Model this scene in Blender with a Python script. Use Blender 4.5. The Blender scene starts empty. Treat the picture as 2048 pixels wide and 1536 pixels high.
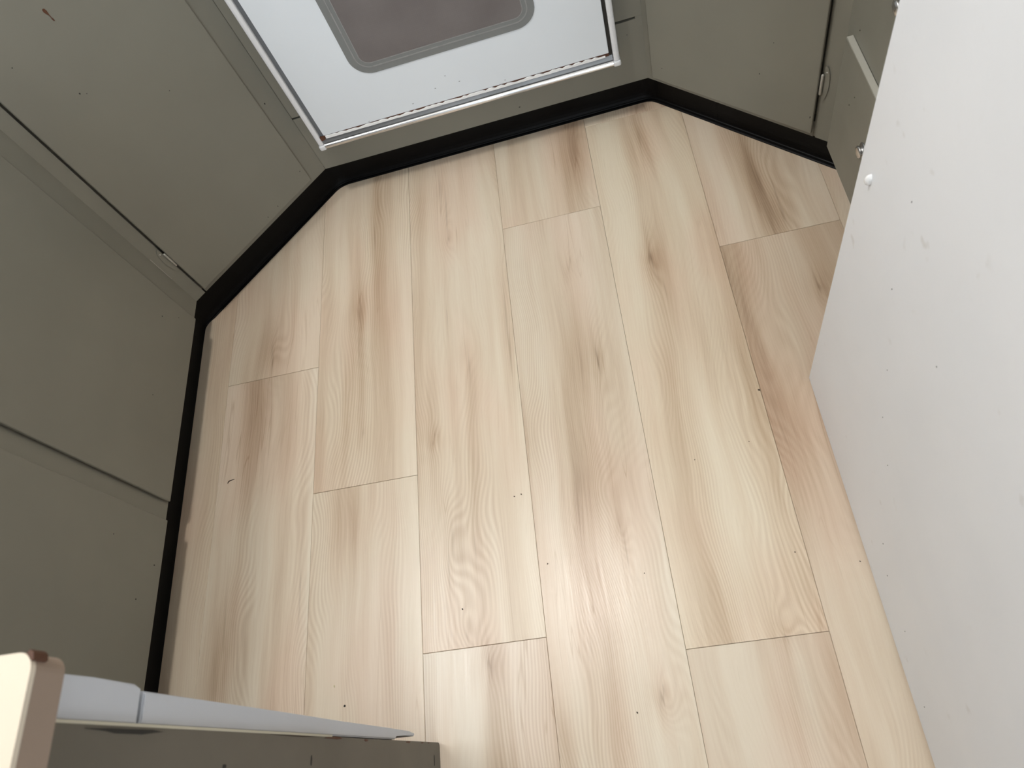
import bpy, bmesh, math, random
from mathutils import Matrix, Vector
random.seed(7)
scene = bpy.context.scene
C = bpy.context.collection

# ------------------------------------------------------------------ camera
CAM_H = 1.306
cam_d = bpy.data.cameras.new('camera'); cam = bpy.data.objects.new('camera', cam_d); C.objects.link(cam)
RM = Matrix(((0.9657, 0.1927, 0.1739), (-0.0894, 0.8760, -0.4739), (-0.2436, 0.4421, 0.8632)))
cam.matrix_world = Matrix.Translation((0, 0, CAM_H)) @ RM.to_quaternion().to_matrix().to_4x4()
cam_d.sensor_width = 36; cam_d.lens = 1457.37 / 2048 * 36
cam_d.clip_start = 0.02
cam_d.dof.use_dof = True; cam_d.dof.focus_distance = 1.55; cam_d.dof.aperture_fstop = 9.0
scene.camera = cam

# ------------------------------------------------------------------ world, lights, exposure
w = bpy.data.worlds.new('room_ambience'); scene.world = w; w.use_nodes = True
w.node_tree.nodes['Background'].inputs[0].default_value = (0.85, 0.92, 1.0, 1)
w.node_tree.nodes['Background'].inputs[1].default_value = 0.6
scene.view_settings.view_transform = 'Standard'; scene.view_settings.look = 'None'
scene.view_settings.exposure = 0.0; scene.view_settings.gamma = 1.0
scene.view_settings.use_curve_mapping = False
LAMP = (-0.40, 0.72, 2.27)          # globe of the kitchen ceiling lamp (built and lit further down)
LAMP_E = 190.0
TUBE = (-1.20, 0.72, 2.33)          # fluorescent fitting over the left counter
TUBE_E = 33.0
ROOM_E = 9.0
WIN_W = 50.0
def lamp(name, kind, loc, power, col, **kw):
    d = bpy.data.lights.new(name, kind); d.energy = power; d.color = col
    for k, v in kw.items(): setattr(d, k, v)
    o = bpy.data.objects.new(name, d); C.objects.link(o); o.location = loc
    return o
wl = lamp('window_daylight', 'AREA', (0.35, -3.16, 1.5), WIN_W, (0.78, 0.89, 1.0), shape='RECTANGLE', size=1.3, size_y=1.15)
wl.rotation_euler = (math.radians(90), 0, 0)

# ------------------------------------------------------------------ materials
def srgb(r, g, b):
    f = lambda c: (c/255/12.92) if c/255 <= 0.04045 else ((c/255+0.055)/1.055)**2.4
    return (f(r), f(g), f(b), 1)
class NT:
    def __init__(s, m): s.t = m.node_tree; s.n = s.t.nodes; s.l = s.t.links
    def new(s, ty, **kw):
        o = s.n.new(ty)
        for k, v in kw.items(): setattr(o, k, v)
        return o
    def link(s, a, b): s.l.new(a, b)
    def put(s, sock, v):
        if isinstance(v, bpy.types.NodeSocket): s.link(v, sock)
        else: sock.default_value = v
    def math(s, op, a, b=0.0, c=None, clamp=False):
        o = s.new('ShaderNodeMath', operation=op, use_clamp=clamp)
        s.put(o.inputs[0], a); s.put(o.inputs[1], b)
        if c is not None: s.put(o.inputs[2], c)
        return o.outputs[0]
    def vec(s, op, a, b):
        o = s.new('ShaderNodeVectorMath', operation=op)
        s.put(o.inputs[0], a); s.put(o.inputs[1], b)
        return o.outputs[1] if op in ('LENGTH', 'DOT_PRODUCT', 'DISTANCE') else o.outputs[0]
    def mix(s, f, a, b, blend='MIX'):
        o = s.new('ShaderNodeMix', data_type='RGBA', blend_type=blend)
        s.put(o.inputs[0], f); s.put(o.inputs[6], a); s.put(o.inputs[7], b)
        return o.outputs[2]
    def ramp(s, f, stops):
        o = s.new('ShaderNodeValToRGB'); e = o.color_ramp.elements
        while len(e) < len(stops): e.new(0.5)
        for i, (p, c) in enumerate(stops):
            e[i].position = p; e[i].color = c if len(c) == 4 else (*c, 1)
        s.put(o.inputs[0], f); return o.outputs[0]
    def maprange(s, v, a, b, c, d, smooth=False):
        o = s.new('ShaderNodeMapRange', interpolation_type='SMOOTHSTEP' if smooth else 'LINEAR')
        s.put(o.inputs[0], v)
        for i, q in enumerate((a, b, c, d)): o.inputs[i+1].default_value = q
        return o.outputs[0]
    def noise(s, v, scale=1.0, detail=3.0, rough=0.5, dist=0.0):
        o = s.new('ShaderNodeTexNoise'); s.put(o.inputs['Vector'], v)
        o.inputs['Scale'].default_value = scale; o.inputs['Detail'].default_value = detail
        o.inputs['Roughness'].default_value = rough; o.inputs['Distortion'].default_value = dist
        return o.outputs[0]
def material(name):
    m = bpy.data.materials.new(name); m.use_nodes = True
    n = NT(m); b = m.node_tree.nodes['Principled BSDF']
    return m, n, b

def paint(name, col, rough=0.45, var=0.06, bump=0.03, bscale=60, spec=0.45, metal=0.0, rvar=1.0):
    m, n, b = material(name)
    pos = n.new('ShaderNodeTexCoord').outputs['Object']
    big = n.noise(pos, 3.5, 4, 0.55)
    f = n.maprange(big, 0.3, 0.7, 1-var, 1+var)
    n.put(b.inputs['Base Color'], n.mix(1.0, col, _grey(n, f), 'MULTIPLY'))
    b.inputs['Roughness'].default_value = rough
    n.put(b.inputs['Roughness'], n.maprange(n.noise(pos, 9, 3), 0.3, 0.7, rough-0.05*rvar, rough+0.07*rvar))
    b.inputs['Specular IOR Level'].default_value = spec
    b.inputs['Metallic'].default_value = metal
    if bump > 0:
        bp = n.new('ShaderNodeBump'); bp.inputs['Strength'].default_value = bump; bp.inputs['Distance'].default_value = 0.003
        n.link(n.noise(pos, bscale, 2), bp.inputs['Height']); n.link(bp.outputs[0], b.inputs['Normal'])
    return m
def _grey(n, f):
    o = n.new('ShaderNodeCombineColor')
    for i in range(3): n.link(f, o.inputs[i])
    return o.outputs[0]

M = {}
M['olive'] = paint('olive_grey_cabinet_paint', (0.200, 0.194, 0.162, 1), 0.42, 0.05, 0.06, 45)
M['olive_worn_shaded'] = paint('worn_shaded_olive_panel_paint', (0.120, 0.107, 0.084, 1), 0.5, 0.12, 0.08, 30)  # worn olive, darkened further for the shade of a person nearby
M['enamel'] = paint('white_enamel', (0.72, 0.765, 0.81, 1), 0.22, 0.02, 0.0, 20, 0.5, 0.0, 0.0)
M['trimwhite'] = paint('white_metal_trim', (0.72, 0.73, 0.75, 1), 0.3, 0.02, 0.0, 20, 0.5)
M['dwwhite_shaded'] = paint('shaded_white_dishwasher_plastic', (0.52, 0.54, 0.58, 1), 0.4, 0.03, 0.0, 20, 0.45)  # white greyed so the colour holds a bystander's shade
M['fridge'] = paint('white_fridge_paint', (0.79, 0.81, 0.85, 1), 0.4, 0.025, 0.05, 90, 0.4)
M['black'] = paint('black_vinyl', (0.0015, 0.0015, 0.0018, 1), 0.42, 0.1, 0.03, 40, 0.12)
M['dark'] = paint('dark_gap', (0.02, 0.018, 0.015, 1), 0.7, 0.1, 0.0)
M['gasket'] = paint('grey_gasket', (0.13, 0.14, 0.15, 1), 0.5, 0.1, 0.0)
M['wall'] = paint('white_wall_paint', (0.66, 0.65, 0.62, 1), 0.75, 0.02, 0.0, 80)
M['ceil'] = paint('ceiling_paint', (0.68, 0.675, 0.66, 1), 0.8, 0.02, 0.0, 80)
M['laminate'] = paint('cream_laminate', (0.66, 0.58, 0.47, 1), 0.35, 0.03, 0.0)
M['lamedge_shaded'] = paint('shaded_laminate_edge', (0.30, 0.225, 0.175, 1), 0.45, 0.06, 0.0)  # same cream laminate, its shade put into a darker edge colour
M['cream_bead'] = paint('cream_caulk', (0.50, 0.46, 0.36, 1), 0.6, 0.15, 0.0)
M['paleedge'] = paint('pale_worn_edge', (0.42, 0.41, 0.36, 1), 0.45, 0.08, 0.0)
M['rust'] = paint('rust_brown', (0.09, 0.032, 0.014, 1), 0.6, 0.3, 0.0)
M['crumb'] = paint('dark_crumb', (0.05, 0.033, 0.022, 1), 0.8, 0.3, 0.0)
M['crumb_black'] = paint('black_crumb', (0.012, 0.010, 0.009, 1), 0.8, 0.3, 0.0)
M['crumb_pale'] = paint('pale_crumb', (0.62, 0.55, 0.36, 1), 0.8, 0.2, 0.0)
M['subfloor'] = paint('dark_subfloor', (0.09, 0.06, 0.04, 1), 0.8, 0.2, 0.0)
M['paintwhite'] = paint('gloss_white_plug', (0.85, 0.85, 0.85, 1), 0.15, 0.0, 0.0)
M['hingegrey'] = paint('painted_hinge', (0.42, 0.41, 0.37, 1), 0.3, 0.06, 0.0, 20, 0.5, 0.3)

def chrome():
    m, n, b = material('worn_chrome')
    pos = n.new('ShaderNodeTexCoord').outputs['Object']
    st = n.noise(n.vec('MULTIPLY', pos, (6, 60, 60)), 1.0, 4, 0.6)
    n.put(b.inputs['Base Color'], n.ramp(st, [(0.35, (0.42, 0.42, 0.42)), (0.6, (0.78, 0.78, 0.79))]))
    n.put(b.inputs['Roughness'], n.maprange(st, 0.3, 0.7, 0.34, 0.2))
    b.inputs['Metallic'].default_value = 1.0
    return m
M['chrome'] = chrome()
M['chrome_dark'] = paint('chrome_dark_reflection', (0.20, 0.20, 0.20, 1), 0.42, 0.35, 0.05, 40, 0.5, 0.6)  # grey tone stands in for a dark reflection in the chrome

def glass_grey():
    m, n, b = material('smoked_oven_glass')
    pos = n.new('ShaderNodeTexCoord').outputs['Object']
    mesh = n.new('ShaderNodeTexWave', wave_type='BANDS', bands_direction='X'); mesh.inputs['Scale'].default_value = 75
    mesh2 = n.new('ShaderNodeTexWave', wave_type='BANDS', bands_direction='Z'); mesh2.inputs['Scale'].default_value = 75
    n.link(pos, mesh.inputs[0]); n.link(pos, mesh2.inputs[0])
    dots = n.math('MULTIPLY', mesh.outputs[1], mesh2.outputs[1])
    blot = n.noise(pos, 9, 3)
    v = n.math('ADD', n.math('MULTIPLY', dots, 0.08), n.math('MULTIPLY', blot, 0.9))
    n.put(b.inputs['Base Color'], n.ramp(v, [(0.3, (0.128, 0.115, 0.115)), (0.75, (0.172, 0.158, 0.158))]))
    b.inputs['Roughness'].default_value = 0.28
    b.inputs['Specular IOR Level'].default_value = 0.5
    return m
M['ovenglass'] = glass_grey()
M['ovenborder'] = paint('grey_window_border', (0.185, 0.195, 0.195, 1), 0.25, 0.02, 0.0, 20, 0.45, 0.0, 0.0)
M['ovenborder2'] = paint('pale_window_border', (0.25, 0.255, 0.25, 1), 0.25, 0.04, 0.0)

def fridge_dirt(m):
    """a few faint grey smudges that belong to the surface"""
    n = NT(m); b = m.node_tree.nodes['Principled BSDF']
    src = b.inputs['Base Color'].links[0].from_socket
    pos = n.new('ShaderNodeTexCoord').outputs['Object']
    sp = n.noise(n.vec('MULTIPLY', pos, (1, 1, 1)), 34, 2, 0.4)
    f = n.maprange(sp, 0.66, 0.76, 0.0, 0.30, True)
    big = n.maprange(n.noise(pos, 4, 2), 0.42, 0.62, 0.0, 1.0, True)
    n.link(n.mix(n.math('MULTIPLY', f, big), src, (0.45, 0.42, 0.37, 1)), b.inputs['Base Color'])
fridge_dirt(M['fridge'])

# ---- pale oak planks
# tan / dark figure that the boards carry: x, y, half width, half length (m), darkness, core
FIGURE = [
 (-0.826, 0.932, .016, .050, .75, .5), (-0.61, 0.988, .012, .030, .6, .4), (-0.596, 0.667, .010, .030, .4, .4),
 (-0.438, 0.624, .010, .014, .5, .5), (-0.381, 1.133, .010, .022, .45, .5), (0.065, 0.949, .014, .030, .7, .9),
 (-0.106, 0.983, .012, .016, .4, .4), (-0.081, 0.733, .016, .060, .6, .6), (-0.092, 0.377, .008, .014, .5, .6),
 (-0.125, 0.462, .034, .040, .55, .3), (0.134, 0.222, .040, .050, .7, .2), (0.146, 0.176, .012, .014, .5, .4),
 (-0.354, 0.181, .014, .018, .6, .5), (-0.068, 0.091, .014, .018, .7, .9), (-0.232, 0.045, .022, .030, .5, .2),
 (-0.39, 0.245, .007, .014, .5, .6), (0.105, 1.303, .018, .060, .6, .5), (-0.055, 1.30, .022, .10, .8, .4),
 (0.33, 1.09, .014, .070, .7, .6), (0.353, 0.985, .012, .040, .7, .6), (0.232, 0.50, .036, .075, .75, .1),
 (-0.225, 0.615, .030, .045, .6, .1), (-0.633, 0.475, .026, .060, .55, .2), (0.374, 0.794, .014, .022, .5, .7),
 (-0.855, 0.272, .030, .060, .55, .3), (0.215, 0.80, .018, .10, .7, .2), (-0.105, 0.60, .030, .13, .65, .1),
 (-0.41, 0.55, .024, .16, .45, .1), (-0.409, 0.409, .010, .05, .4, .4), (-0.08, 0.234, .016, .05, .55, .3),
 (-0.262, 0.88, .007, .13, .5, .7), (-0.568, 1.203, .010, .12, .45, .5), (-0.395, 1.296, .012, .09, .4, .5),
 (-0.87, 0.80, .030, .10, .5, .1), (0.19, 0.63, .020, .08, .4, .1), (-0.60, 0.80, .028, .16, .45, .1),
 (0.14, 0.705, .020, .12, .45, .1),
 (0.068, 0.935, .006, .075, .35, .95), (0.083, 0.875, .005, .05, .25, .6), (-.395, .92, .006, .07, .25, .6), (-.35, .80, .006, .08, .3, .6), (-.382, 1.22, .007, .13, .3, .7),
 (-.365, .40, .005, .10, .25, .6), (-.418, .36, .005, .09, .25, .6), (.325, 1.13, .006, .10, .35, .85), (.352, 1.04, .006, .09, .35, .85), (-.606, .90, .005, .11, .3, .7),
 (-.26, .80, .005, .11, .3, .8), (-.081, .72, .006, .045, .3, .95), (-.086, .34, .005, .08, .25, .6), (-.822, .905, .006, .05, .3, .8), (.371, .81, .006, .06, .25, .7), (-.885, .30, .005, .08, .25, .6), (-.725, .35, .006, .12, .35, .6), (-0.33, -.02, .030, .06, .4, .2), (0.16, 0.06, .030, .06, .45, .3)]
WOOD = [(0.725, 0.632, 0.500), (0.655, 0.540, 0.408), (0.54, 0.415, 0.295), (0.40, 0.290, 0.195)]
_kg = bpy.data.node_groups.new('figure_spot', 'ShaderNodeTree')
for _nm in ('P', 'Centre', 'Inverse'): _kg.interface.new_socket(_nm, in_out='INPUT', socket_type='NodeSocketVector')
_kg.interface.new_socket('Value', in_out='OUTPUT', socket_type='NodeSocketFloat')
class _G: node_tree = _kg
_g = NT(_G); _gi = _g.new('NodeGroupInput'); _go = _g.new('NodeGroupOutput')
_d = _g.vec('MULTIPLY', _g.vec('SUBTRACT', _gi.outputs[0], _gi.outputs[1]), _gi.outputs[2])
_g.link(_g.math('EXPONENT', _g.math('MULTIPLY', _g.vec('DOT_PRODUCT', _d, _d), -1.0)), _go.inputs[0])
def wood(name, x0, x1, y0, y1, seed, tint):
    """one board: its own piece of timber (seed) and the knots and brown figure that lie on it"""
    m, n, b = material(name)
    figs = [f for f in FIGURE if x0 <= f[0] < x1 and y0-.03 <= f[1] < y1+.03]
    pos = n.new('ShaderNodeNewGeometry').outputs['Position']
    rs = random.Random(seed); off = (rs.uniform(0, 60), rs.uniform(0, 60), 0)
    lp = n.vec('ADD', pos, off)
    wv = n.noise(n.vec('MULTIPLY', lp, (4.5, 1.6, 1)), 1.0, 2, 0.5)
    cx = n.new('ShaderNodeCombineXYZ'); n.link(n.math('MULTIPLY', n.math('SUBTRACT', wv, 0.5), 0.06), cx.inputs[0])
    gp = n.vec('ADD', lp, cx.outputs[0])
    fine = n.noise(n.vec('MULTIPLY', gp, (330, 7, 1)), 1.0, 3, 0.65)
    med = n.noise(n.vec('MULTIPLY', gp, (75, 3.0, 1)), 1.0, 2, 0.6)
    cy = n.new('ShaderNodeCombineXYZ'); n.link(n.math('MULTIPLY', n.math('SUBTRACT', med, 0.5), 0.014), cy.inputs[0])
    n.link(n.math('MULTIPLY', n.math('SUBTRACT', med, 0.5), 0.13), cy.inputs[1])
    fp = n.vec('ADD', pos, cy.outputs[0])
    tan = core = bend = None
    for (x, y, a, l, st, c) in figs:
        def spot(px, ka, kb):
            k = n.new('ShaderNodeGroup'); k.node_tree = _kg
            n.link(px, k.inputs[0]); k.inputs[1].default_value = (x, y, 0); k.inputs[2].default_value = (1/(a*ka), 1/(l*kb), 0)
            return k.outputs[0]
        t = n.math('MULTIPLY', spot(fp, 1.9, 1.9), st); tan = t if tan is None else n.math('ADD', tan, t)
        bnd = n.math('MULTIPLY', spot(pos, 2.0, 3.0), a*(560 if l <= 2.2*a and c >= .3 else 210)*st); bend = bnd if bend is None else n.math('ADD', bend, bnd)
        if c >= 0.4:
            t = n.math('MULTIPLY', spot(fp, 0.30, 0.42), c); core = t if core is None else n.math('ADD', core, t)
    band = n.noise(n.vec('MULTIPLY', gp, (15, 0.8, 1)), 1.0, 3, 0.55)
    patch = n.noise(n.vec('MULTIPLY', lp, (6, 2.0, 1)), 1.0, 2, 0.55)
    px = n.new('ShaderNodeSeparateXYZ'); n.link(lp, px.inputs[0])
    ringc = n.math('ADD', n.math('MULTIPLY', px.outputs[0], 150.0), n.math('MULTIPLY', wv, 34.0))
    if bend is not None: ringc = n.math('ADD', ringc, bend)
    tri = n.math('ADD', n.math('MULTIPLY', n.math('SINE', n.math('MULTIPLY', ringc, 6.2832)), 0.5), 0.5)
    ringm = n.maprange(n.noise(n.vec('MULTIPLY', lp, (11, 1.3, 1)), 1.0, 1), 0.44, 0.66, 0.06, 0.9, True)
    if tan is not None: ringm = n.math('MINIMUM', n.math('ADD', ringm, n.math('MULTIPLY', tan, 0.6)), 1.0)
    ring = n.math('MULTIPLY', tri, ringm)
    streak = n.maprange(n.math('ABSOLUTE', n.math('SUBTRACT', n.noise(n.vec('MULTIPLY', gp, (30, 1.2, 1)), 1.0, 2, 0.5), 0.5)), 0.0, 0.010, 1.0, 0.0, True)
    stm = n.maprange(patch, 0.52, 0.68, 0.0, 0.9, True)
    if tan is not None: stm = n.math('MINIMUM', n.math('ADD', stm, n.math('MULTIPLY', tan, 0.6)), 1.0)
    streak = n.math('MULTIPLY', streak, stm)
    t = n.maprange(band, 0.32, 0.70, 0.0, 0.66, True)
    if tan is not None: t = n.math('ADD', t, n.math('MULTIPLY', tan, 0.46), clamp=True)
    t = n.math('ADD', t, n.math('MULTIPLY', n.math('SUBTRACT', fine, 0.5), 0.52), clamp=True)
    t = n.math('ADD', t, n.math('MULTIPLY', n.math('SUBTRACT', med, 0.5), 0.22), clamp=True)
    col = n.ramp(t, [(0.0, WOOD[0]), (0.40, WOOD[1]), (0.75, WOOD[2]), (1.0, WOOD[3])])
    col = n.mix(n.maprange(patch, 0.42, 0.66, 0.0, 0.8, True), col, n.mix(1.0, col, (1.0, 0.93, 0.925, 1), 'MULTIPLY'))
    col = n.mix(n.math('MULTIPLY', ring, 0.62), col, n.mix(1.0, col, (0.80, 0.74, 0.69, 1), 'MULTIPLY'))
    col = n.mix(n.math('MULTIPLY', streak, 0.6), col, n.mix(1.0, col, (0.70, 0.62, 0.53, 1), 'MULTIPLY'))
    if core is not None: col = n.mix(n.math('MULTIPLY', core, 0.5, clamp=True), col, n.mix(1.0, col, (0.40, 0.345, 0.29, 1), 'MULTIPLY'))
    col = n.mix(1.0, col, (*tint, 1), 'MULTIPLY')
    n.link(col, b.inputs['Base Color'])
    n.put(b.inputs['Roughness'], n.maprange(fine, 0.3, 0.7, 0.26, 0.36))
    b.inputs['Specular IOR Level'].default_value = 0.5
    bp = n.new('ShaderNodeBump'); bp.inputs['Strength'].default_value = 0.12; bp.inputs['Distance'].default_value = 0.0006
    n.link(n.math('ADD', n.math('MULTIPLY', fine, -1.0), n.math('MULTIPLY', ring, -0.5)), bp.inputs['Height']); n.link(bp.outputs[0], b.inputs['Normal'])
    M[name] = m
    return name

def emit(name, col, s):
    m, n, b = material(name)
    b.inputs['Base Color'].default_value = (0.9, 0.9, 0.88, 1)
    b.inputs['Emission Color'].default_value = col; b.inputs['Emission Strength'].default_value = s
    return m
M['globe'] = emit('lit_globe_glass', (1, 0.965, 0.915, 1), LAMP_E)
M['globe_room'] = emit('lit_globe_glass_room', (1, 0.94, 0.86, 1), ROOM_E)
M['tube'] = emit('lit_fluorescent_diffuser', (0.96, 0.985, 1, 1), TUBE_E)
def pane_mat():
    m, n, b = material('window_pane')
    b.inputs['Base Color'].default_value = (1, 1, 1, 1); b.inputs['Roughness'].default_value = 0.02
    b.inputs['Transmission Weight'].default_value = 1.0; b.inputs['IOR'].default_value = 1.02
    return m
M['pane'] = pane_mat()

# ------------------------------------------------------------------ mesh helpers
def link_mesh(name, bm, mat, parent=None, smooth=False):
    bmesh.ops.recalc_face_normals(bm, faces=bm.faces)
    me = bpy.data.meshes.new(name); bm.to_mesh(me); bm.free()
    mats = mat if isinstance(mat, (list, tuple)) else [mat]
    for q in mats: me.materials.append(M[q])
    if smooth:
        for p in me.polygons: p.use_smooth = True
    o = bpy.data.objects.new(name, me); C.objects.link(o)
    if parent is not None: o.parent = parent
    return o
def add_box(bm, x0, x1, y0, y1, z0, z1, bev=0.0, seg=2):
    r = bmesh.ops.create_cube(bm, size=1.0)
    vs = r['verts']
    for v in vs:
        v.co = Vector(((x0+x1)/2 + v.co.x*(x1-x0), (y0+y1)/2 + v.co.y*(y1-y0), (z0+z1)/2 + v.co.z*(z1-z0)))
    if bev > 0:
        es = list({e for v in vs for e in v.link_edges})
        bmesh.ops.bevel(bm, geom=es, offset=bev, segments=seg, profile=0.5, affect='EDGES')
def box(name, x0, x1, y0, y1, z0, z1, mat, parent=None, bev=0.0, seg=2):
    bm = bmesh.new(); add_box(bm, x0, x1, y0, y1, z0, z1, bev, seg)
    return link_mesh(name, bm, mat, parent)
def add_prism(bm, pts, z0, z1, bev=0.0, seg=2):
    lo = [bm.verts.new((x, y, z0)) for x, y in pts]; hi = [bm.verts.new((x, y, z1)) for x, y in pts]
    bm.faces.new(lo[::-1]); bm.faces.new(hi); k = len(pts)
    for i in range(k): bm.faces.new((lo[i], lo[(i+1) % k], hi[(i+1) % k], hi[i]))
    if bev > 0:
        es = [e for e in bm.edges if abs(e.verts[0].co.z-e.verts[1].co.z) < 1e-6]
        bmesh.ops.bevel(bm, geom=es, offset=bev, segments=seg, profile=0.5, affect='EDGES')
def prism(name, pts, z0, z1, mat, parent=None, bev=0.0):
    bm = bmesh.new(); add_prism(bm, pts, z0, z1, bev); return link_mesh(name, bm, mat, parent)
def add_prism_y(bm, pts, y0, y1):
    """polygon in x,z extruded along y"""
    lo = [bm.verts.new((x, y0, z)) for x, z in pts]; hi = [bm.verts.new((x, y1, z)) for x, z in pts]
    bm.faces.new(lo); bm.faces.new(hi[::-1]); k = len(pts)
    for i in range(k): bm.faces.new((lo[i], lo[(i+1) % k], hi[(i+1) % k], hi[i]))
def prism_y(name, pts, y0, y1, mat, parent=None):
    bm = bmesh.new(); add_prism_y(bm, pts, y0, y1); return link_mesh(name, bm, mat, parent)
def rrect(x0, x1, z0, z1, r, k=8):
    P = []
    for cx, cz, a in ((x1-r, z1-r, 0), (x0+r, z1-r, 90), (x0+r, z0+r, 180), (x1-r, z0+r, 270)):
        for i in range(k+1):
            t = math.radians(a+90*i/k); P.append((cx+r*math.cos(t), cz+r*math.sin(t)))
    return P
def add_ring_y(bm, outer, inner, y0, y1):
    k = len(outer)
    o0 = [bm.verts.new((x, y0, z)) for x, z in outer]; o1 = [bm.verts.new((x, y1, z)) for x, z in outer]
    i0 = [bm.verts.new((x, y0, z)) for x, z in inner]; i1 = [bm.verts.new((x, y1, z)) for x, z in inner]
    for i in range(k):
        j = (i+1) % k
        bm.faces.new((o1[i], o1[j], i1[j], i1[i])); bm.faces.new((o0[i], i0[i], i0[j], o0[j]))
        bm.faces.new((o0[i], o0[j], o1[j], o1[i])); bm.faces.new((i0[i], i1[i], i1[j], i0[j]))
def add_extrude_x(bm, prof, x0, x1):
    """profile in y,z extruded along x"""
    lo = [bm.verts.new((x0, y, z)) for y, z in prof]; hi = [bm.verts.new((x1, y, z)) for y, z in prof]
    bm.faces.new(lo); bm.faces.new(hi[::-1]); k = len(prof)
    for i in range(k): bm.faces.new((lo[i], lo[(i+1) % k], hi[(i+1) % k], hi[i]))
def add_lathe(bm, prof, axis, centre, n=20):
    """prof: (radius, height) along axis vector"""
    q = Vector((0, 0, 1)).rotation_difference(Vector(axis)); c = Vector(centre); rings = []
    for r, h in prof:
        if r < 1e-6: rings.append([bm.verts.new(c + q @ Vector((0, 0, h)))])
        else: rings.append([bm.verts.new(c + q @ Vector((r*math.cos(2*math.pi*i/n), r*math.sin(2*math.pi*i/n), h))) for i in range(n)])
    for A, B in zip(rings, rings[1:]):
        for i in range(n):
            j = (i+1) % n
            if len(A) == 1 and len(B) == 1: continue
            if len(A) == 1: bm.faces.new((A[0], B[i], B[j]))
            elif len(B) == 1: bm.faces.new((A[i], A[j], B[0]))
            else: bm.faces.new((A[i], A[j], B[j], B[i]))
def empty(name, loc, rz=0.0):
    o = bpy.data.objects.new(name, None); C.objects.link(o); o.location = loc; o.rotation_euler = (0, 0, rz)
    o.empty_display_size = 0.05
    return o
def tag(o, label, cat, group=None):
    o['label'] = label; o['category'] = cat
    if group: o['group'] = group
    return o
def struct(o, label=None, cat=None):
    o['kind'] = 'structure'
    if label: o['label'] = label
    if cat: o['category'] = cat
    return o
def frame(name, A, B, label, cat):
    """an Empty at A with local x running to B and local y out into the room"""
    d = Vector((B[0]-A[0], B[1]-A[1])); L = d.length
    e = empty(name, (A[0], A[1], 0), math.atan2(d.y, d.x)); tag(e, label, cat)
    return e, L

# ------------------------------------------------------------------ plan of the kitchen (metres)
K0 = (-0.973, 1.045)      # left run meets the left diagonal
K1 = (-0.657, 1.361)      # left diagonal meets the oven front
K2 = (0.146, 1.379)       # oven front meets the right diagonal
K3 = (0.4545, 1.067)      # right diagonal meets the drawers
WL, WB, WR, WF, HC_ = -1.585, 1.985, 1.065, -3.2, 2.40
BOT = 0.098               # bottom of the cabinet fronts
TOP = 0.872               # underside of the countertop

# ---- floor: subfloor + planks
fl = struct(box('floor', WL-.1, WR+.1, WF-.1, WB+.1, -0.06, -0.006, 'subfloor'), 'pale oak plank floor with knots and butt joints', 'floor')
edges = [-1.63, -1.392, -1.163, -0.934, -0.7055, -0.476, -0.248, -0.0165, 0.2115, 0.4555, 0.684, 0.913, 1.10]
joint = {-0.934: 0.858, -0.7055: 0.554, -0.476: 0.210, -0.248: 1.127, -0.0165: 0.161, 0.2115: 0.944,
         -1.63: .4, -1.392: .95, -1.163: .10, 0.4555: 0.35, 0.684: -.2, 0.913: .7}
PL = 1.22; GAP = 0.0004; TINT = {(-0.934, .86): (1.06, 1.09, 1.12), (0.2115, .94): (.95, .93, .92), (-0.0165, .16): (.94, .93, .93), (-0.476, .21): (1.0, 1.02, 1.05), (-0.248, 1.13): (1.0, 1.01, 1.02), (-0.0165, 1.38): (1.02, 1.02, 1.0)}
pi = 0
for x0, x1 in zip(edges, edges[1:]):
    j0 = joint[x0]
    ys = sorted(j0 + k*PL for k in range(-4, 3))
    ys = [WF] + [y for y in ys if WF+.05 < y < WB-.05] + [WB]
    for y0, y1 in zip(ys, ys[1:]):
        bm = bmesh.new()
        dz = random.uniform(-0.00012, 0.00012)
        add_box(bm, x0+GAP/2, x1-GAP/2, y0+GAP*.8, y1-GAP*.8, -0.006, dz)
        es = [e for e in bm.edges if all(v.co.z > -0.001 for v in e.verts)]
        bmesh.ops.bevel(bm, geom=es, offset=0.0006, segments=1, affect='EDGES')
        # own origin at the plank's centre
        cxm, cym = (x0+x1)/2, (y0+y1)/2
        bmesh.ops.translate(bm, verts=bm.verts, vec=(-cxm, -cym, 0))
        tint = TINT.get((x0, round(y1, 2)), None) or (lambda q: (q, q*.995, q*.99))(random.uniform(.96, 1.03))
        wood('pale_oak_%d' % pi, x0, x1, y0, y1, 100+pi, tint)
        o = link_mesh('plank', bm, 'pale_oak_%d' % pi, fl); o.location = (cxm, cym, 0)
        pi += 1

# ---- room shell
struct(box('ceiling', WL-.1, WR+.1, WF-.1, WB+.1, HC_, HC_+.1, 'ceil'), 'plain white ceiling', 'ceiling')
struct(box('wall_left', WL-.1, WL, WF-.1, WB+.1, 0.0, HC_, 'wall'), 'plain pale wall behind the left cabinets', 'wall')
struct(box('wall_right', WR, WR+.1, WF-.1, WB+.1, 0.0, HC_, 'wall'), 'plain pale wall behind the refrigerator', 'wall')
struct(box('wall_back', WL, WR, WB, WB+.1, 0.0, HC_, 'wall'), 'plain pale wall behind the oven', 'wall')
bm = bmesh.new(); wx0, wx1, wz0, wz1 = -0.35, 1.0, 0.9, 2.1
add_box(bm, WL, wx0, WF-.1, WF, 0, HC_); add_box(bm, wx1, WR, WF-.1, WF, 0, HC_)
add_box(bm, wx0, wx1, WF-.1, WF, 0, wz0); add_box(bm, wx0, wx1, WF-.1, WF, wz1, HC_)
struct(link_mesh('wall_front', bm, 'wall'), 'plain pale wall with a window', 'wall')
bm = bmesh.new(); add_box(bm, wx0, wx1, WF-.06, WF-.055, wz0, wz1)
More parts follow.
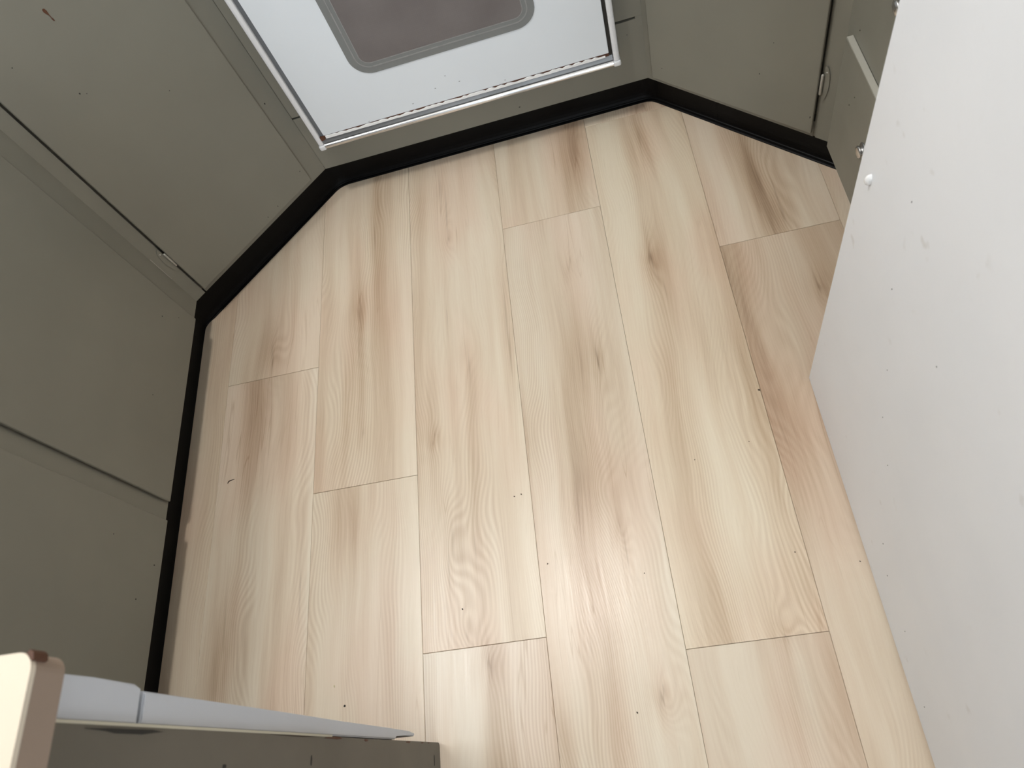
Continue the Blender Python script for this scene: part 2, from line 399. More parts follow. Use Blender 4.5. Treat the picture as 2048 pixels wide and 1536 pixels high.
win = struct(link_mesh('window_1', bm, 'pane'), 'wide clear window letting in daylight', 'window')
bm = bmesh.new(); t = .05
add_box(bm, wx0, wx0+t, WF-.08, WF-.02, wz0, wz1); add_box(bm, wx1-t, wx1, WF-.08, WF-.02, wz0, wz1)
add_box(bm, wx0+t, wx1-t, WF-.08, WF-.02, wz0, wz0+t); add_box(bm, wx0+t, wx1-t, WF-.08, WF-.02, wz1-t, wz1)
link_mesh('window_frame', bm, 'trimwhite', win)

# ---- black vinyl cove base, swept round the toe kick
def offset_line(A, B, d):
    v = Vector((B[0]-A[0], B[1]-A[1])).normalized(); nrm = Vector((-v.y, v.x))    # toward the room
    return Vector(A)-nrm*d, v
def inter(P, u, Q, v):
    den = u.x*v.y-u.y*v.x; r = Q-P; t = (r.x*v.y-r.y*v.x)/den; return P+u*t
LEFT_A, LEFT_B = K0, (K0[0], -0.2)
RL, RD1, RS, RD2 = 0.045, 0.040, 0.047, 0.040          # recess of the kick behind each front
lnL = offset_line(LEFT_A, LEFT_B, RL); lnD1 = offset_line(K1, K0, RD1); lnS = offset_line(K2, K1, RS); lnD2 = offset_line(K3, K2, RD2)
Q0 = inter(*lnL, *lnD1); Q1 = inter(*lnD1, *lnS); Q2 = inter(*lnS, *lnD2)
def fillet(P, A, B, r, k=8):
    a = (A-P).normalized(); b = (B-P).normalized(); th = a.angle(b)
    d = r/math.tan(th/2); c = P+(a+b).normalized()*(r/math.sin(th/2)); s, e = P+a*d, P+b*d
    out = []
    a0 = math.atan2(*(s-c).yx); a1 = math.atan2(*(e-c).yx)
    while a1-a0 > math.pi: a1 -= 2*math.pi
    while a1-a0 < -math.pi: a1 += 2*math.pi
    for i in range(k+1):
        q = a0+(a1-a0)*i/k; out.append(c+Vector((math.cos(q), math.sin(q)))*r)
    return out
def sweep(name, path, prof, mat, taper=None):
    """profile (out, z) along plan path; room on the left-hand normal of travel reversed by sign"""
    bm = bmesh.new(); rows = []
    for i, p in enumerate(path):
        t0 = (path[i]-path[i-1]).normalized() if i else None
        t1 = (path[i+1]-path[i]).normalized() if i < len(path)-1 else None
        t = (t0+t1).normalized() if t0 is not None and t1 is not None else (t0 if t0 is not None else t1)
        nr = Vector((t.y, -t.x)); sc = 1.0
        if t0 is not None and t1 is not None: sc = 1/max(.3, math.cos(t0.angle(t1)/2))
        ks = taper[i] if taper and i < len(taper) else 1.0
        rows.append([bm.verts.new((p.x+nr.x*o_*sc, p.y+nr.y*o_*sc, z)) for o_, z in [(o if o < .0027 else .0026+(o-.0026)*ks, z) for o, z in prof]])
    k = len(prof)
    for a, b in zip(rows, rows[1:]):
        for i in range(k): bm.faces.new((a[i], a[(i+1) % k], b[(i+1) % k], b[i]))
    bm.faces.new(rows[0][::-1]); bm.faces.new(rows[-1])
    return link_mesh(name, bm, mat)
COVE = [(0, 0.0004), (0.0138, 0.0004), (0.0138, 0.0022), (0.0115, 0.0034), (0.0088, 0.0042), (0.0080, 0.0060), (0.0062, 0.0072), (0.0042, 0.0125),
        (0.0030, 0.021), (0.0026, 0.030), (0.0026, 0.094), (0.0018, 0.096), (0, 0.096)]
FLAT = [(0, 0.0004), (0.0026, 0.0004), (0.0026, 0.094), (0.0018, 0.096), (0, 0.096)]
vD1 = (Q1-Q0).normalized(); vD2 = (lnD2[1]*-1).normalized()
E3 = Q2 + vD2*0.50
seam = Q2 + vD2*0.185
start = Vector((Q0.x, Q0.y-.060)); fil0 = fillet(Q0, start, Q1, 0.055, 8)
# travel: left run -> diagonal -> oven -> right diagonal ; room lies on the right-hand side
p_back = [start] + fil0 + [Q0+(Q1-Q0)*.5] + fillet(Q1, Q0, Q2, 0.075) + [Q1+(Q2-Q1)*.5] + fillet(Q2, Q1, E3, 0.055) + [Q2+(seam-Q2)*.7, seam]
struct(sweep('baseboard_back', p_back, COVE, 'black', [0, .04, .1, .2, .32, .46, .6, .74, .87, .96]), 'black vinyl cove base bending below the oven', 'baseboard')
p_right = [seam+vD2*0.0006, seam+vD2*.15, E3]
struct(sweep('baseboard_right', p_right, [(o*1.03, z) for o, z in COVE], 'black'), 'black vinyl cove base below the right diagonal cabinet', 'baseboard')
p_left = [Vector((Q0.x, -0.65)), Vector((Q0.x, 0.5)), Vector((Q0.x, start.y-.0005))]
struct(sweep('baseboard_left', p_left, FLAT, 'black'), 'flat black vinyl base below the left cabinets', 'baseboard')

# ------------------------------------------------------------------ cabinets
def to_world(e, x, y):
    c, s = math.cos(e.rotation_euler.z), math.sin(e.rotation_euler.z)
    return (e.location.x+c*x-s*y, e.location.y+s*x+c*y)
def to_local(e, X, Y):
    c, s = math.cos(e.rotation_euler.z), math.sin(e.rotation_euler.z); dx, dy = X-e.location.x, Y-e.location.y
    return (c*dx+s*dy, -s*dx+c*dy)
def local_prism(name, e, pts, z0, z1, mat):
    return prism(name, [to_local(e, *p) for p in pts], z0, z1, mat, e)
DT = 0.010                # how far the lipped doors stand proud
def door(e, u0, u1, z0, z1, name='door'):
    bm = bmesh.new()
    add_box(bm, u0+.004, u1-.004, 0.0006, 0.003, z0+.004, z1-.004)         # narrow shadow gap behind the lip
    add_box(bm, u0, u1, 0.003, DT, z0, z1, 0.0022, 2)
    return link_mesh(name, bm, 'olive', e)
def chip(parent, u, z, y, rx, rz, mat='dark', rot=0.0, name='paint_chip'):
    """small irregular fleck lying on a front"""
    bm = bmesh.new(); pts = []
    rr = random.Random(int(u*9999+z*7777))
    for i in range(9):
        t = 2*math.pi*i/9; k = rr.uniform(.65, 1.1)
        px, pz = rx*k*math.cos(t), rz*k*math.sin(t)
        pts.append((u+px*math.cos(rot)-pz*math.sin(rot), z+px*math.sin(rot)+pz*math.cos(rot)))
    add_prism_y(bm, pts, y-0.0003, y+0.0004)
    return link_mesh(name, bm, mat, parent)
def hinge(e, u, z0, z1, side):
    """surface hinge: curved leaf screwed to the frame and a slim barrel beside the door"""
    bm = bmesh.new(); n = 10; pts = []
    for i in range(n+1):
        t = math.pi*i/n; pts.append((u+side*(0.002+0.010*math.sin(t)), (z0+z1)/2-(z1-z0)/2*math.cos(t)))
    pts += [(u, z1-.004), (u, z0+.004)]
    add_prism_y(bm, pts, 0.0003, 0.0022)
    h = link_mesh('hinge', bm, 'olive', e)
    bm = bmesh.new(); L = (z1-z0)*.62
    add_lathe(bm, [(0, 0), (.0022, .001), (.003, .003), (.003, L-.003), (.0022, L-.001), (0, L)], (0, 0, 1), (u-side*0.0015, 0.0045, z0+(z1-z0)*.16), 12)
    link_mesh('barrel', bm, 'hingegrey', h, True)
    bm = bmesh.new(); add_lathe(bm, [(0.0024, 0), (.0024, .0007), (.0012, .0013), (0, .0014)], (0, 1, 0), (u+side*.005, .0021, z1-.014), 10)
    link_mesh('screw', bm, 'hingegrey', h, True)
    return h

# left run, seen edge-on along the left of the picture
cl, L = frame('base_cabinet', K0, (K0[0], -0.70), 'long olive-grey base cabinet along the left, above the flat black base', 'cabinet')
box('carcass', 0.001, L, -0.60, -0.018, BOT, TOP, 'olive', cl)
local_prism('toe_kick', cl, [(WL+.01, K0[1]), (WL+.01, -.69), (K0[0]-RL, -.69), (K0[0]-RL, K0[1])], 0.0, BOT-.001, 'black')
def rail(e, u0, u1, z0, z1, name='stile', bev=0.0): return box(name, u0, u1, -0.018, 0.0, z0, z1, 'olive', e, bev, 1)
rail(cl, 0.0, 0.066, BOT, TOP); rail(cl, 0.488, 0.545, BOT, TOP); rail(cl, 0.90, L, BOT, TOP, 'side_panel')
for a, b in ((0.066, 0.488), (0.545, 0.90)):
    rail(cl, a, b, BOT, BOT+.04, 'rail'); rail(cl, a, b, TOP-.04, TOP, 'rail')
door(cl, 0.0555, 0.497, 0.104, 0.845); door(cl, 0.535, 0.912, 0.104, 0.845)
for u, z, rx, rz in ((.115, .21, .0014, .0016), (.088, .16, .001, .001), (.30, .20, .0012, .001), (.60, .24, .0012, .0010), (.70, .16, .0018, .0016), (.63, .125, .0016, .0018)):
    chip(cl, u, z, DT, rx, rz)

# left diagonal corner cabinet
cd, L = frame('corner_cabinet', K1, K0, 'olive-grey diagonal corner cabinet left of the oven, brown splash on its wide door', 'cabinet')
local_prism('carcass', cd, [to_world(cd, .001, -.018), to_world(cd, L-.001, -.018), (K0[0]-.012, K0[1]+.003), (WL+.01, K0[1]+.003), (WL+.01, WB-.01), (K1[0]-.003, WB-.01), (K1[0]-.003, K1[1]+.012)], BOT, TOP, 'olive')
local_prism('toe_kick', cd, [tuple(Q0+vD1*-.005+Vector((-.001, .001))), (WL+.02, Q0.y), (WL+.02, WB-.02), (Q1.x, WB-.02), tuple(Q1+Vector((-.001, .001)))], 0.0, BOT-.001, 'black')
rail(cd, 0.0, 0.052, BOT, TOP); rail(cd, 0.4185, L, BOT, TOP)
rail(cd, 0.052, 0.4145, BOT, BOT+.04, 'rail'); rail(cd, 0.052, 0.4145, TOP-.04, TOP, 'rail')
d = door(cd, 0.0475, 0.4145, 0.1135, 0.845)
hinge(cd, 0.4190, 0.196, 0.268, 1)
# brown splash: a drop with a thin tail
bm = bmesh.new()
pts = [(.2590, .7335), (.2572, .7350), (.2549, .7340), (.2540, .7300), (.2545, .7262), (.2550, .7215), (.2552, .7175), (.2541, .7140), (.2550, .7112), (.2564, .7120), (.2568, .7150), (.2562, .7180), (.2563, .7225), (.2580, .7262), (.2595, .7300)]
add_prism_y(bm, pts, DT-.0003, DT+.0009)
link_mesh('brown_splash', bm, 'rust', cd)['label'] = 'reddish-brown dried splash'
for u, z, rx, rz, y in ((.309, .603, .0016, .0020, DT), (.300, .595, .0008, .001, DT), (.0325, .335, .0016, .0022, 0), (.060, .155, .0012, .0012, DT), (.19, .128, .0012, .0015, DT), (.155, .13, .0012, .0016, DT), (.36, .70, .0012, .001, DT), (.18, .5, .0009, .0012, DT)):
    chip(cd, u, z, y, rx, rz)
# scratch along the corner edge
bm = bmesh.new(); add_prism_y(bm, [(.4452, .262), (.4461, .262), (.4465, .19), (.4460, .19)], -.0002, .0004)
link_mesh('scratch', bm, 'hingegrey', cd)

# oven housing
co, L = frame('oven_cabinet', K2, K1, 'olive-grey housing round the white oven', 'cabinet')
bm = bmesh.new()
add_box(bm, 0.001, 0.018, -0.60, -0.020, BOT, TOP); add_box(bm, L-.018, L-.001, -0.60, -0.020, BOT, TOP)
add_box(bm, 0.018, L-.018, -0.60, -0.58, BOT, TOP); add_box(bm, 0.018, L-.018, -0.58, -0.020, BOT, BOT+.02)
link_mesh('carcass', bm, 'olive', co)
box('toe_kick', 0.0, L, -0.59, -RS-.001, 0.0, BOT-.001, 'black', co)
box('lower_panel', 0.0, L-.0006, -0.018, 0.0, BOT, 0.2572, 'olive', co)
box('gap_strip', 0.014, L-.002, -0.018, -0.012, 0.2572, 0.2628, 'black', co)
box('surround', 0.0, 0.075, -0.018, -0.0005, 0.2628, TOP, 'olive', co)
box('surround', L-.075, L-.0006, -0.018, -0.0005, 0.2628, TOP, 'olive', co)
box('corner_bead', 0.0, 0.014, -0.018, -0.0002, 0.2572, 0.2628, 'olive', co)
for u, z, rx, rz in ((.30, .118, .0025, .0012), (.035, .225, .0012, .001)): chip(co, u, z, 0, rx, rz)

# the oven itself
ov = empty('oven', (co.location.x, co.location.y, 0.262), co.rotation_euler.z)
tag(ov, 'white built-in oven with grey window and chipped chrome-edged door', 'oven')
ZB = -0.262
def ob(name, x0, x1, y0, y1, z0, z1, mat, par=ov, bev=0.0, seg=2): return box(name, x0, x1, y0, y1, z0+ZB, z1+ZB, mat, par, bev, seg)
ob('body', 0.078, L-.078, -0.55, -0.002, 0.285, 0.865, 'gasket')
ob('control_panel', 0.062, 0.768, 0.001, 0.036, 0.772, 0.866, 'enamel', ov, .004, 2)
for k in range(4):
    bm = bmesh.new(); add_lathe(bm, [(.02, 0), (.019, .012), (.015, .016), (.014, .026), (0, .027)], (0, 1, 0), (.16+.17*k, .036, .818+ZB), 20)
    link_mesh('control_knob', bm, 'trimwhite', ov, True)
D0, D1 = 0.006, 0.040
dr = ob('door', 0.0815, 0.7435, D0, D1-.002, 0.2235, 0.765, 'enamel', ov, .0015, 2)
# side trims: rounded white strips with a dark groove beside the panel
def strip(name, u0, u1, z0, z1, ymax, mat):
    bm = bmesh.new(); n = 6; w_ = u1-u0; pts = [(u0, D0)]
    for i in range(n+1):
        t = math.pi*(1-i/n); pts.append(((u0+u1)/2+w_/2*math.cos(t), ymax-.004+.004*math.sin(t)))
    pts.append((u1, D0)); add_prism(bm, pts, z0+ZB, z1+ZB)
    return link_mesh(name, bm, mat, dr)
strip('side_trim', 0.7535, 0.7660, 0.2025, 0.768, D1+.002, 'trimwhite')
strip('side_trim', 0.0605, 0.0735, 0.2025, 0.768, D1+.002, 'trimwhite')
ob('groove', 0.7437, 0.7533, D0, D1-.006, 0.204, 0.766, 'gasket', dr)
ob('groove', 0.0737, 0.0813, D0, D1-.007, 0.204, 0.766, 'dark', dr)
# bright chrome lip; the dark reflection above it is a dull grey band
prof = [(D0, .1876)]
for i in range(11):
    t = math.radians(-90+180*i/10); prof.append((D1-.006+.009*math.cos(t), .1952+.0076*math.sin(t)))
prof += [(D0, .2028)]
bm = bmesh.new(); add_extrude_x(bm, [(y, z+ZB) for y, z in prof], 0.0750, 0.7528); ch = link_mesh('chrome_edge', bm, 'chrome', dr)
prof = [(D0, .2032), (D1-.002, .2032), (D1-.0005, .2060), (D1-.003, .2110), (D1-.005, .2155), (D0, .2155)]
bm = bmesh.new(); add_extrude_x(bm, [(y, z+ZB) for y, z in prof], 0.0750, 0.7528); link_mesh('dark_reflection_band', bm, 'chrome_dark', dr)
# chipped white strip left above the chrome
rr = random.Random(3); top, low = [], []
N = 90
for i in range(N+1):
    u = 0.0900+(0.7400-0.0900)*i/N
    low.append((u, .2162+ZB-0.0006*rr.random())); top.append((u, .2222+ZB+rr.choice((0, 0, -.0012, -.0024, -.0034, .0006))))
prism_y('chipped_strip', low+top[::-1], D1-.004, D1-.0005, 'paintwhite', dr)['label'] = 'chipped white paint strip'
ob('dirt_line', 0.0815, 0.7435, D1-.010, D1-.0035, 0.2155, 0.2236, 'rust', dr)
for u0, u1 in ((0.7532, 0.7668), (0.0598, 0.0744)):
    bm = bmesh.new(); add_box(bm, u0-.0012, u1+.0012, D0, D1+.004, .1872+ZB, .2018+ZB, .0045, 3); link_mesh('corner_cap', bm, 'trimwhite', dr)
prism_y('rust_corner', [(.7425, .2155+ZB), (.7530, .2125+ZB), (.7532, .2235+ZB), (.7425, .2225+ZB)], D1-.004, D1+.0006, 'rust', dr)
# window: grey border with a paler line, smoked centre
W0, W1, Z0, Z1 = 0.2105, 0.6075, 0.342+ZB, 0.665+ZB
yw = D1-.002
def wring(name, i0, i1, y1, mat):
    bm = bmesh.new(); add_ring_y(bm, rrect(W0+i0, W1-i0, Z0+i0, Z1-i0, max(.008, .045-i0)), rrect(W0+i1, W1-i1, Z0+i1, Z1-i1, max(.008, .045-i1)), yw-.004, y1)
    return link_mesh(name, bm, mat, dr)
wring('window_border', 0, .014, yw+.0012, 'ovenborder'); wring('window_line', .014, .0165, yw+.0016, 'ovenborder2')
wring('window_border', .0165, .024, yw+.0012, 'ovenborder'); wring('window_line', .024, .0255, yw+.0014, 'ovenborder2')
prism_y('window_glass', rrect(W0+.0255, W1-.0255, Z0+.0255, Z1-.0255, .0195), yw-.004, yw+.001, 'ovenglass', dr)
bm = bmesh.new(); add_box(bm, .13, .70, D1+.030, D1+.044, .715+ZB, .740+ZB, .006, 3); add_box(bm, .14, .16, D1-.003, D1+.032, .718+ZB, .737+ZB, .003); add_box(bm, .67, .69, D1-.003, D1+.032, .718+ZB, .737+ZB, .003)
link_mesh('door_handle', bm, 'trimwhite', dr)
for u, z in ((.405, .262), (.46, .262), (.43, .285), (.31, .232), (.52, .240), (.63, .228)):
    chip(dr, u, z+ZB, D1-.002, .0016, .0008, 'gasket', name='scuff')

# right diagonal corner cabinet
ce, L = frame('corner_cabinet', K3, K2, 'olive-grey diagonal corner cabinet right of the oven, hinge by the drawers', 'cabinet')
local_prism('carcass', ce, [to_world(ce, .001, -.018), to_world(ce, L-.001, -.018), (K2[0]+.003, K2[1]+.012), (K2[0]+.003, WB-.01), (WR-.01, WB-.01), (WR-.01, K3[1]+.003), (K3[0]+.012, K3[1]+.003)], BOT, TOP, 'olive')
q3 = Q2+vD2*.46
local_prism('toe_kick', ce, [tuple(Q2+Vector((.002, .002))), (Q2.x+.002, WB-.02), (WR-.02, WB-.02), (WR-.02, q3.y+.001), (q3.x+.002, q3.y+.001)], 0.0, BOT-.001, 'black')
rail(ce, 0.0, 0.0290, BOT, TOP); box('rebate', 0.0290, 0.034, -0.018, -0.0015, BOT+.001, TOP, 'olive', ce); rail(ce, 0.413, L, BOT, TOP)
rail(ce, 0.034, 0.413, BOT, BOT+.04, 'rail'); rail(ce, 0.034, 0.413, TOP-.04, TOP, 'rail')
door(ce, 0.0345, 0.4195, 0.1135, 0.845)
hinge(ce, 0.0288, 0.198, 0.277, -1)
for u, z, rx, rz in ((.0405, .155, .0012, .003), (.155, .22, .0014, .0016), (.39, .15, .001, .001), (.13, .3, .001, .001)): chip(ce, u, z, DT, rx, rz)

def bake(e):
    R = Matrix.Rotation(e.rotation_euler.z, 4, 'Z')
    for o in e.children_recursive: o.data.transform(R)
    e.rotation_euler.z = 0
bake(cd); bake(ce)

# drawer unit on the right
dw0 = (K3[0], 0.612)
cw, L = frame('drawer_unit', dw0, K3, 'olive-grey drawer unit with round metal knobs, half hidden by the refrigerator', 'drawers')
box('carcass', 0.001, L-.001, -0.60, -0.018, BOT, TOP, 'olive', cw)
box('toe_kick', 0.001, L, -0.59, -0.075, 0.0, BOT-.001, 'black', cw)
rail(cw, 0.001, .07, BOT, TOP); rail(cw, L-.050, L, BOT, TOP)
o_ = L-0.6752          # measured positions run from the far end
for z0, z1 in ((BOT, .125), (.345, .40), (.60, .66), (.83, TOP)): rail(cw, .07, L-.050, z0, z1, 'rail')
for z0, z1, zk, yo in ((0.118, 0.3715, .255, .0135), (0.3735, 0.622, .522, .0022), (0.645, 0.85, .75, .0022)):
    bm = bmesh.new(); add_box(bm, o_+.385, o_+.6475, 0.0005, yo, z0, z1, .0008, 1); dd_ = link_mesh('drawer_front', bm, 'olive', cw)
    bm = bmesh.new(); add_lathe(bm, [(.0148, 0), (.0148, .0010), (.0135, .0020), (.0100, .0026), (.0080, .0040), (.0095, .0056), (.0112, .0074), (.0100, .0092), (.006, .0100), (0, .0102)], (0, 1, 0), (o_+(.497 if yo > .01 else .509), yo-.0002, zk+.002), 28)
    link_mesh('knob', bm, 'chrome', dd_, True)
    if yo > .01: box('top_edge', o_+.386, o_+.6465, .0026, yo-.0008, z1-.0002, z1+.0012, 'paleedge', dd_)['label'] = 'pale worn top edge'
for u, z in ((.57, .31), (.60, .42), (.585, .28)): chip(cw, o_+u, z, .0135, .0013, .0014)

# ---- countertop round the U
ctp = [(-0.948, .1005), (-0.948, 1.035), (-.647, 1.337), (.136, 1.355), (.430, 1.057), (.430, .612), (WR-.001, .612), (WR-.001, WB-.001), (WL+.001, WB-.001), (WL+.001, .1005)]
tag(prism('countertop', ctp, TOP+.0005, .900, 'laminate', None, .002), 'cream laminate countertop running round above the oven and cabinets', 'countertop')

# ------------------------------------------------------------------ peninsula at lower left
PX = -0.4506; PY = 0.064
pc = empty('peninsula_cabinet', (PX, PY, 0)); tag(pc, 'worn olive-brown cabinet end panel with rust chips, colour darkened for shade, beside the white dishwasher', 'cabinet')
# end panel with a rounded lower corner
bm = bmesh.new(); r = .007; pts = []
for i in range(7):
    t = math.radians(180+90*i/6) ; pts.append((-r-r*math.cos(t)-.0, .001+r+r*math.sin(t)))
# panel outline in y,z (local y runs back from the corner)
out = [(0.0, TOP), (0.0, .001+r)] + [(-(r-r*math.cos(math.radians(a))), .001+r-r*math.sin(math.radians(a))) for a in range(15, 91, 15)] + [(-.75, .001), (-.75, TOP)]
lo = [bm.verts.new((-.018, y, z)) for y, z in out]; hi = [bm.verts.new((0, y, z)) for y, z in out]
bm.faces.new(lo[::-1]); bm.faces.new(hi)
for i in range(len(out)): bm.faces.new((lo[i], lo[(i+1) % len(out)], hi[(i+1) % len(out)], hi[i]))
link_mesh('end_panel', bm, 'olive_worn_shaded', pc)
def chipx(y, z, ry, rz, mat):
    bm = bmesh.new(); rr = random.Random(int(z*5000)); P_ = []
    for i in range(9):
        t = 2*math.pi*i/9; k = rr.uniform(.6, 1.1); P_.append((y+ry*k*math.cos(t), z+rz*k*math.sin(t)))
    lo = [bm.verts.new((-.0003, a, b)) for a, b in P_]; hi = [bm.verts.new((.0005, a, b)) for a, b in P_]
    bm.faces.new(hi); bm.faces.new(lo[::-1])
    for i in range(9): bm.faces.new((lo[i], lo[(i+1) % 9], hi[(i+1) % 9], hi[i]))
    link_mesh('paint_chip', bm, mat, pc)
for y, z, ry, rz, m_ in ((-.001, .395, .0018, .030, 'rust'), (-.002, .30, .0014, .006, 'rust'), (-.0015, .145, .0016, .010, 'rust'), (-.0015, .085, .0012, .006, 'rust'), (-.0015, .055, .0010, .004, 'rust'), (-.0035, .755, .0022, .045, 'dark'), (-.001, .49, .0008, .05, 'crumb'), (-.030, .62, .002, .004, 'dark'), (-.028, .030, .009, .0015, 'dark'), (-.026, .45, .007, .0016, 'dark')):
    chipx(y, z, ry, rz, m_)

box('edge_bead', -.004, .0006, -.0002, .0022, .40, .86, 'cream_bead', pc)['label'] = 'cream caulk line'
dwr = empty('dishwasher', (-0.695, PY, 0)); tag(dwr, 'white dishwasher seen edge-on beside the worn end panel', 'dishwasher')
hw = 0.2245                      # half width; its right edge stands just inside the end panel's face
def dwprof(name, prof, mat, par):
    """profile in y,z across the whole width"""
    bm = bmesh.new(); add_extrude_x(bm, prof, -hw, hw+.018)
    es = [e for e in bm.edges if abs(e.verts[0].co.x-e.verts[1].co.x) < 1e-6]
    bmesh.ops.bevel(bm, geom=es, offset=.0015, segments=2, affect='EDGES')
    return link_mesh(name, bm, mat, par)
box('body', -hw, hw-.002, -.58, -.004, .10, .865, 'gasket', dwr)
dwprof('control_panel', [(.0015, .7445), (.0290, .7445), (.0320, .752), (.0330, .80), (.0325, .866), (.0015, .866)], 'dwwhite_shaded', dwr)
dd = dwprof('door', [(.0015, .190), (.0075, .189), (.0075, .114), (.0118, .112), (.0138, .135), (.0160, .22), (.0185, .36), (.0225, .52), (.0255, .66), (.0275, .7405), (.0015, .7405)], 'dwwhite_shaded', dwr)
box('kick_plate', -hw, hw, -.045, -.04, .001, .098, 'dark', dwr)

# peninsula countertop: cream top, edge of the same laminate coloured as in shade, rounded corner
pts = [(WL+.001, .0995), (-.411-.012, .0995)]
for i in range(7):
    t = math.radians(90-90*i/6); pts.append((-.411-.012+.012*math.cos(t), .0875+.012*math.sin(t)))
pts += [(-.411, -.72), (WL+.001, -.72)]
bm = bmesh.new(); add_prism(bm, pts[::-1], .8965, .9005); pt = link_mesh('peninsula_countertop', bm, 'laminate')
tag(pt, 'cream countertop corner with shade-darkened edge above the dishwasher', 'countertop')
prism('edge_band', pts[::-1], TOP+.0005, .8964, 'lamedge_shaded', pt)
prism('dark_spot', [(-.4165, .0985), (-.4140, .0962), (-.4122, .0935), (-.4102, .0945), (-.4112, .0985), (-.4140, .1005)], .889, .9009, 'rust', pt)['label'] = 'dark brown chip at the corner'

# ------------------------------------------------------------------ refrigerator
FX, FY0, FY1 = 0.2991, -0.1437, 0.6034
fr = empty('refrigerator', (FX, FY0, 0), math.pi/2); tag(fr, 'tall plain white refrigerator filling the right side, faintly smudged', 'refrigerator')
FW = FY1-FY0
box('body', .004, FW-.004, -.70, -.062, .03, 1.68, 'fridge', fr, .004, 2)
box('kick_grille', .02, FW-.02, -.10, -.075, .006, .030, 'dark', fr)
for u in (.05, FW-.05):
    for y in (-.13, -.62):
        bm = bmesh.new(); add_lathe(bm, [(0, 0.0002), (.02, .0002), (.02, .012), (.008, .014), (.008, .034)], (0, 0, 1), (u, y, 0), 14); link_mesh('foot', bm, 'dark', fr)
df = box('door', 0, FW, -.058, 0, .008, 1.18, 'fridge', fr, .0025, 2)
ft = box('freezer_door', 0, FW, -.058, 0, 1.19, 1.68, 'fridge', fr, .0025, 2)
box('gasket', .01, FW-.01, -.062, -.058, .02, 1.66, 'gasket', fr)
for z0, z1, par in ((.86, 1.15, df), (1.22, 1.42, ft)):
    bm = bmesh.new(); add_box(bm, .035, .055, .028, .042, z0, z1, .005, 3); add_box(bm, .038, .052, -.001, .03, z0, z0+.02); add_box(bm, .038, .052, -.001, .03, z1-.02, z1)
    link_mesh('handle', bm, 'trimwhite', par)
# small gloss plug near the far edge
bm = bmesh.new(); add_lathe(bm, [(.0042, -.001), (.0040, .003), (.0030, .0055), (.0016, .0065), (0, .0068)], (0, 1, 0), (0, 0, 0), 16)
bmesh.ops.scale(bm, vec=(1, 1, 2.0), verts=bm.verts); bmesh.ops.translate(bm, verts=bm.verts, vec=(.7125, 0, .583))
link_mesh('plug', bm, 'paintwhite', df, True)['label'] = 'small glossy white plug'
rr = random.Random(12)
for u, z in ((.60, .52), (.52, .33), (.47, .28), (.40, .13), (.36, .095), (.28, .09), (.55, .41), (.18, .06), (.09, .05), (.62, .65), (.48, .55)):
    chip(df, u, z, 0, rr.uniform(.0007, .0014), rr.uniform(.0008, .0016), 'gasket', name='scuff')

# ------------------------------------------------------------------ ceiling lamps
def globe(x, y, z, mat, label):
    e = empty('ceiling_lamp', (x, y, HC_)); tag(e, label, 'lamp')
    bm = bmesh.new(); add_lathe(bm, [(0, -.0005), (.07, -.0005), (.07, -.018), (.05, -.028), (.0, -.028)], (0, 0, 1), (0, 0, 0), 28); link_mesh('ceiling_rose', bm, 'trimwhite', e, True)
    r = .085; h = z-HC_
    bm = bmesh.new(); add_lathe(bm, [(0, -.029), (r+.012, -.029), (r+.012, h+.002), (r+.002, h+.002), (r+.002, h+.012), (0, h+.012)], (0, 0, 1), (0, 0, 0), 32); link_mesh('light_block_collar', bm, 'trimwhite', e, True)  # opaque collar added to keep the unseen lamp's light off the ceiling
    bm = bmesh.new(); add_lathe(bm, [(0, h+.008)] + [(r*math.cos(math.pi/2*i/8), h-r*.85*math.sin(math.pi/2*i/8)) for i in range(0, 8)] + [(0, h-r*.85)], (0, 0, 1), (0, 0, 0), 28); link_mesh('glass_dome', bm, mat, e, True)
globe(*LAMP, 'globe', 'round glass ceiling lamp over the kitchen floor')
globe(0.3, -1.9, 2.24, 'globe_room', 'round glass ceiling lamp in the room behind')
e = empty('fluorescent_fitting', (TUBE[0], TUBE[1], HC_)); tag(e, 'long fluorescent ceiling fitting over the left counter', 'lamp')
box('housing', -.09, .09, -.45, .45, TUBE[2]-HC_+.035, -.0005, 'trimwhite', e, .004)
bm = bmesh.new(); n_ = 10; prof = [(.075*math.cos(math.pi*i/n_), TUBE[2]-HC_+.035-.05*math.sin(math.pi*i/n_)) for i in range(n_+1)]
add_prism_y(bm, prof, -.44, .44); link_mesh('diffuser', bm, 'tube', e)

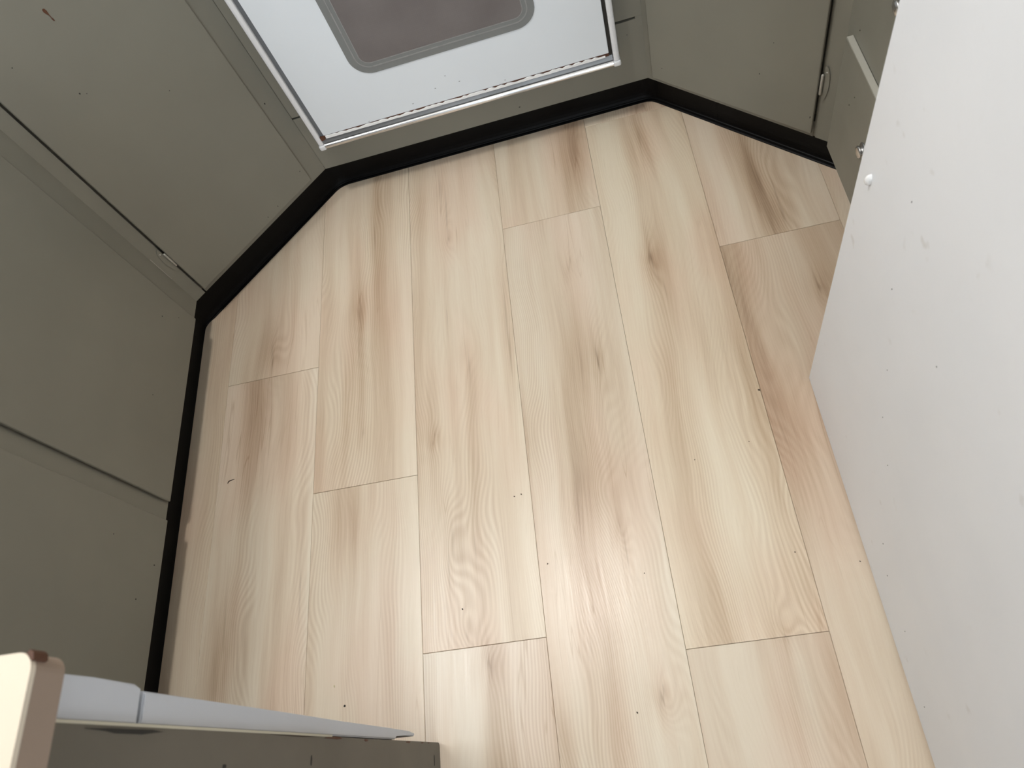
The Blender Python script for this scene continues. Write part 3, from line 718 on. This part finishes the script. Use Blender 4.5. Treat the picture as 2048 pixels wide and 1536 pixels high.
# ------------------------------------------------------------------ crumbs on the floor
def crumb(x, y, r, mat, label, group=None, stretch=(1, 1), name='crumb', rot=0.0):
    bm = bmesh.new(); bmesh.ops.create_icosphere(bm, subdivisions=1, radius=r)
    rr = random.Random(int(x*1e4+y*1e3))
    for v in bm.verts:
        v.co *= rr.uniform(.75, 1.15); v.co.x *= stretch[0]; v.co.y *= stretch[1]; v.co.z = max(v.co.z*.6, -r*.4)
    zmin = min(v.co.z for v in bm.verts)
    o = link_mesh(name, bm, mat); o.location = (x, y, .0002-zmin); o.rotation_euler = (0, 0, rot); tag(o, label, 'crumb', group); return o
crumb(-.626, .140, .0022, 'crumb_black', 'black round crumb on the floor nearest the dishwasher edge')
crumb(-.647, .175, .0020, 'crumb_pale', 'pale yellow crumb on the floor near the dishwasher', stretch=(.8, 1.3))
for x, y, r in ((-.231, .336, .0012), (-.062, .294, .0010), (.209, .600, .0018), (-.281, .474, .0013), (-.267, .476, .0014), (.065, .485, .0010), (.167, .502, .0010), (.193, .292, .0011), (-.397, .278, .0014), (-.112, .075, .0013), (.289, .262, .0010)):
    crumb(x, y, r, 'crumb', 'tiny dark brown speck scattered on the pale plank floor', 'tiny specks on the floor', (1, 1.4), rot=random.uniform(0, 3))
# curled brown shaving by the left cabinets
bm = bmesh.new(); rows = []
for i in range(9):
    t = i/8; a = -1.0+2.0*t; x = .006*math.sin(a)-.003*math.cos(2*a); y = .007*(t-.5)*2; wd = .0011*math.sin(math.pi*min(.95, max(.08, t)))+.0002
    rows.append([bm.verts.new((x-wd, y, .0003)), bm.verts.new((x+wd, y, .0003)), bm.verts.new((x+wd*.7, y, .0016)), bm.verts.new((x-wd*.7, y, .0016))])
for A_, B_ in zip(rows, rows[1:]):
    for i in range(4): bm.faces.new((A_[i], A_[(i+1) % 4], B_[(i+1) % 4], B_[i]))
bm.faces.new(rows[0][::-1]); bm.faces.new(rows[-1])
o = link_mesh('shaving', bm, 'crumb'); o.location = (-.902, .617, 0); o.rotation_euler = (0, 0, -.5); tag(o, 'curled dark brown shaving on the floor near the left cabinets', 'shaving')
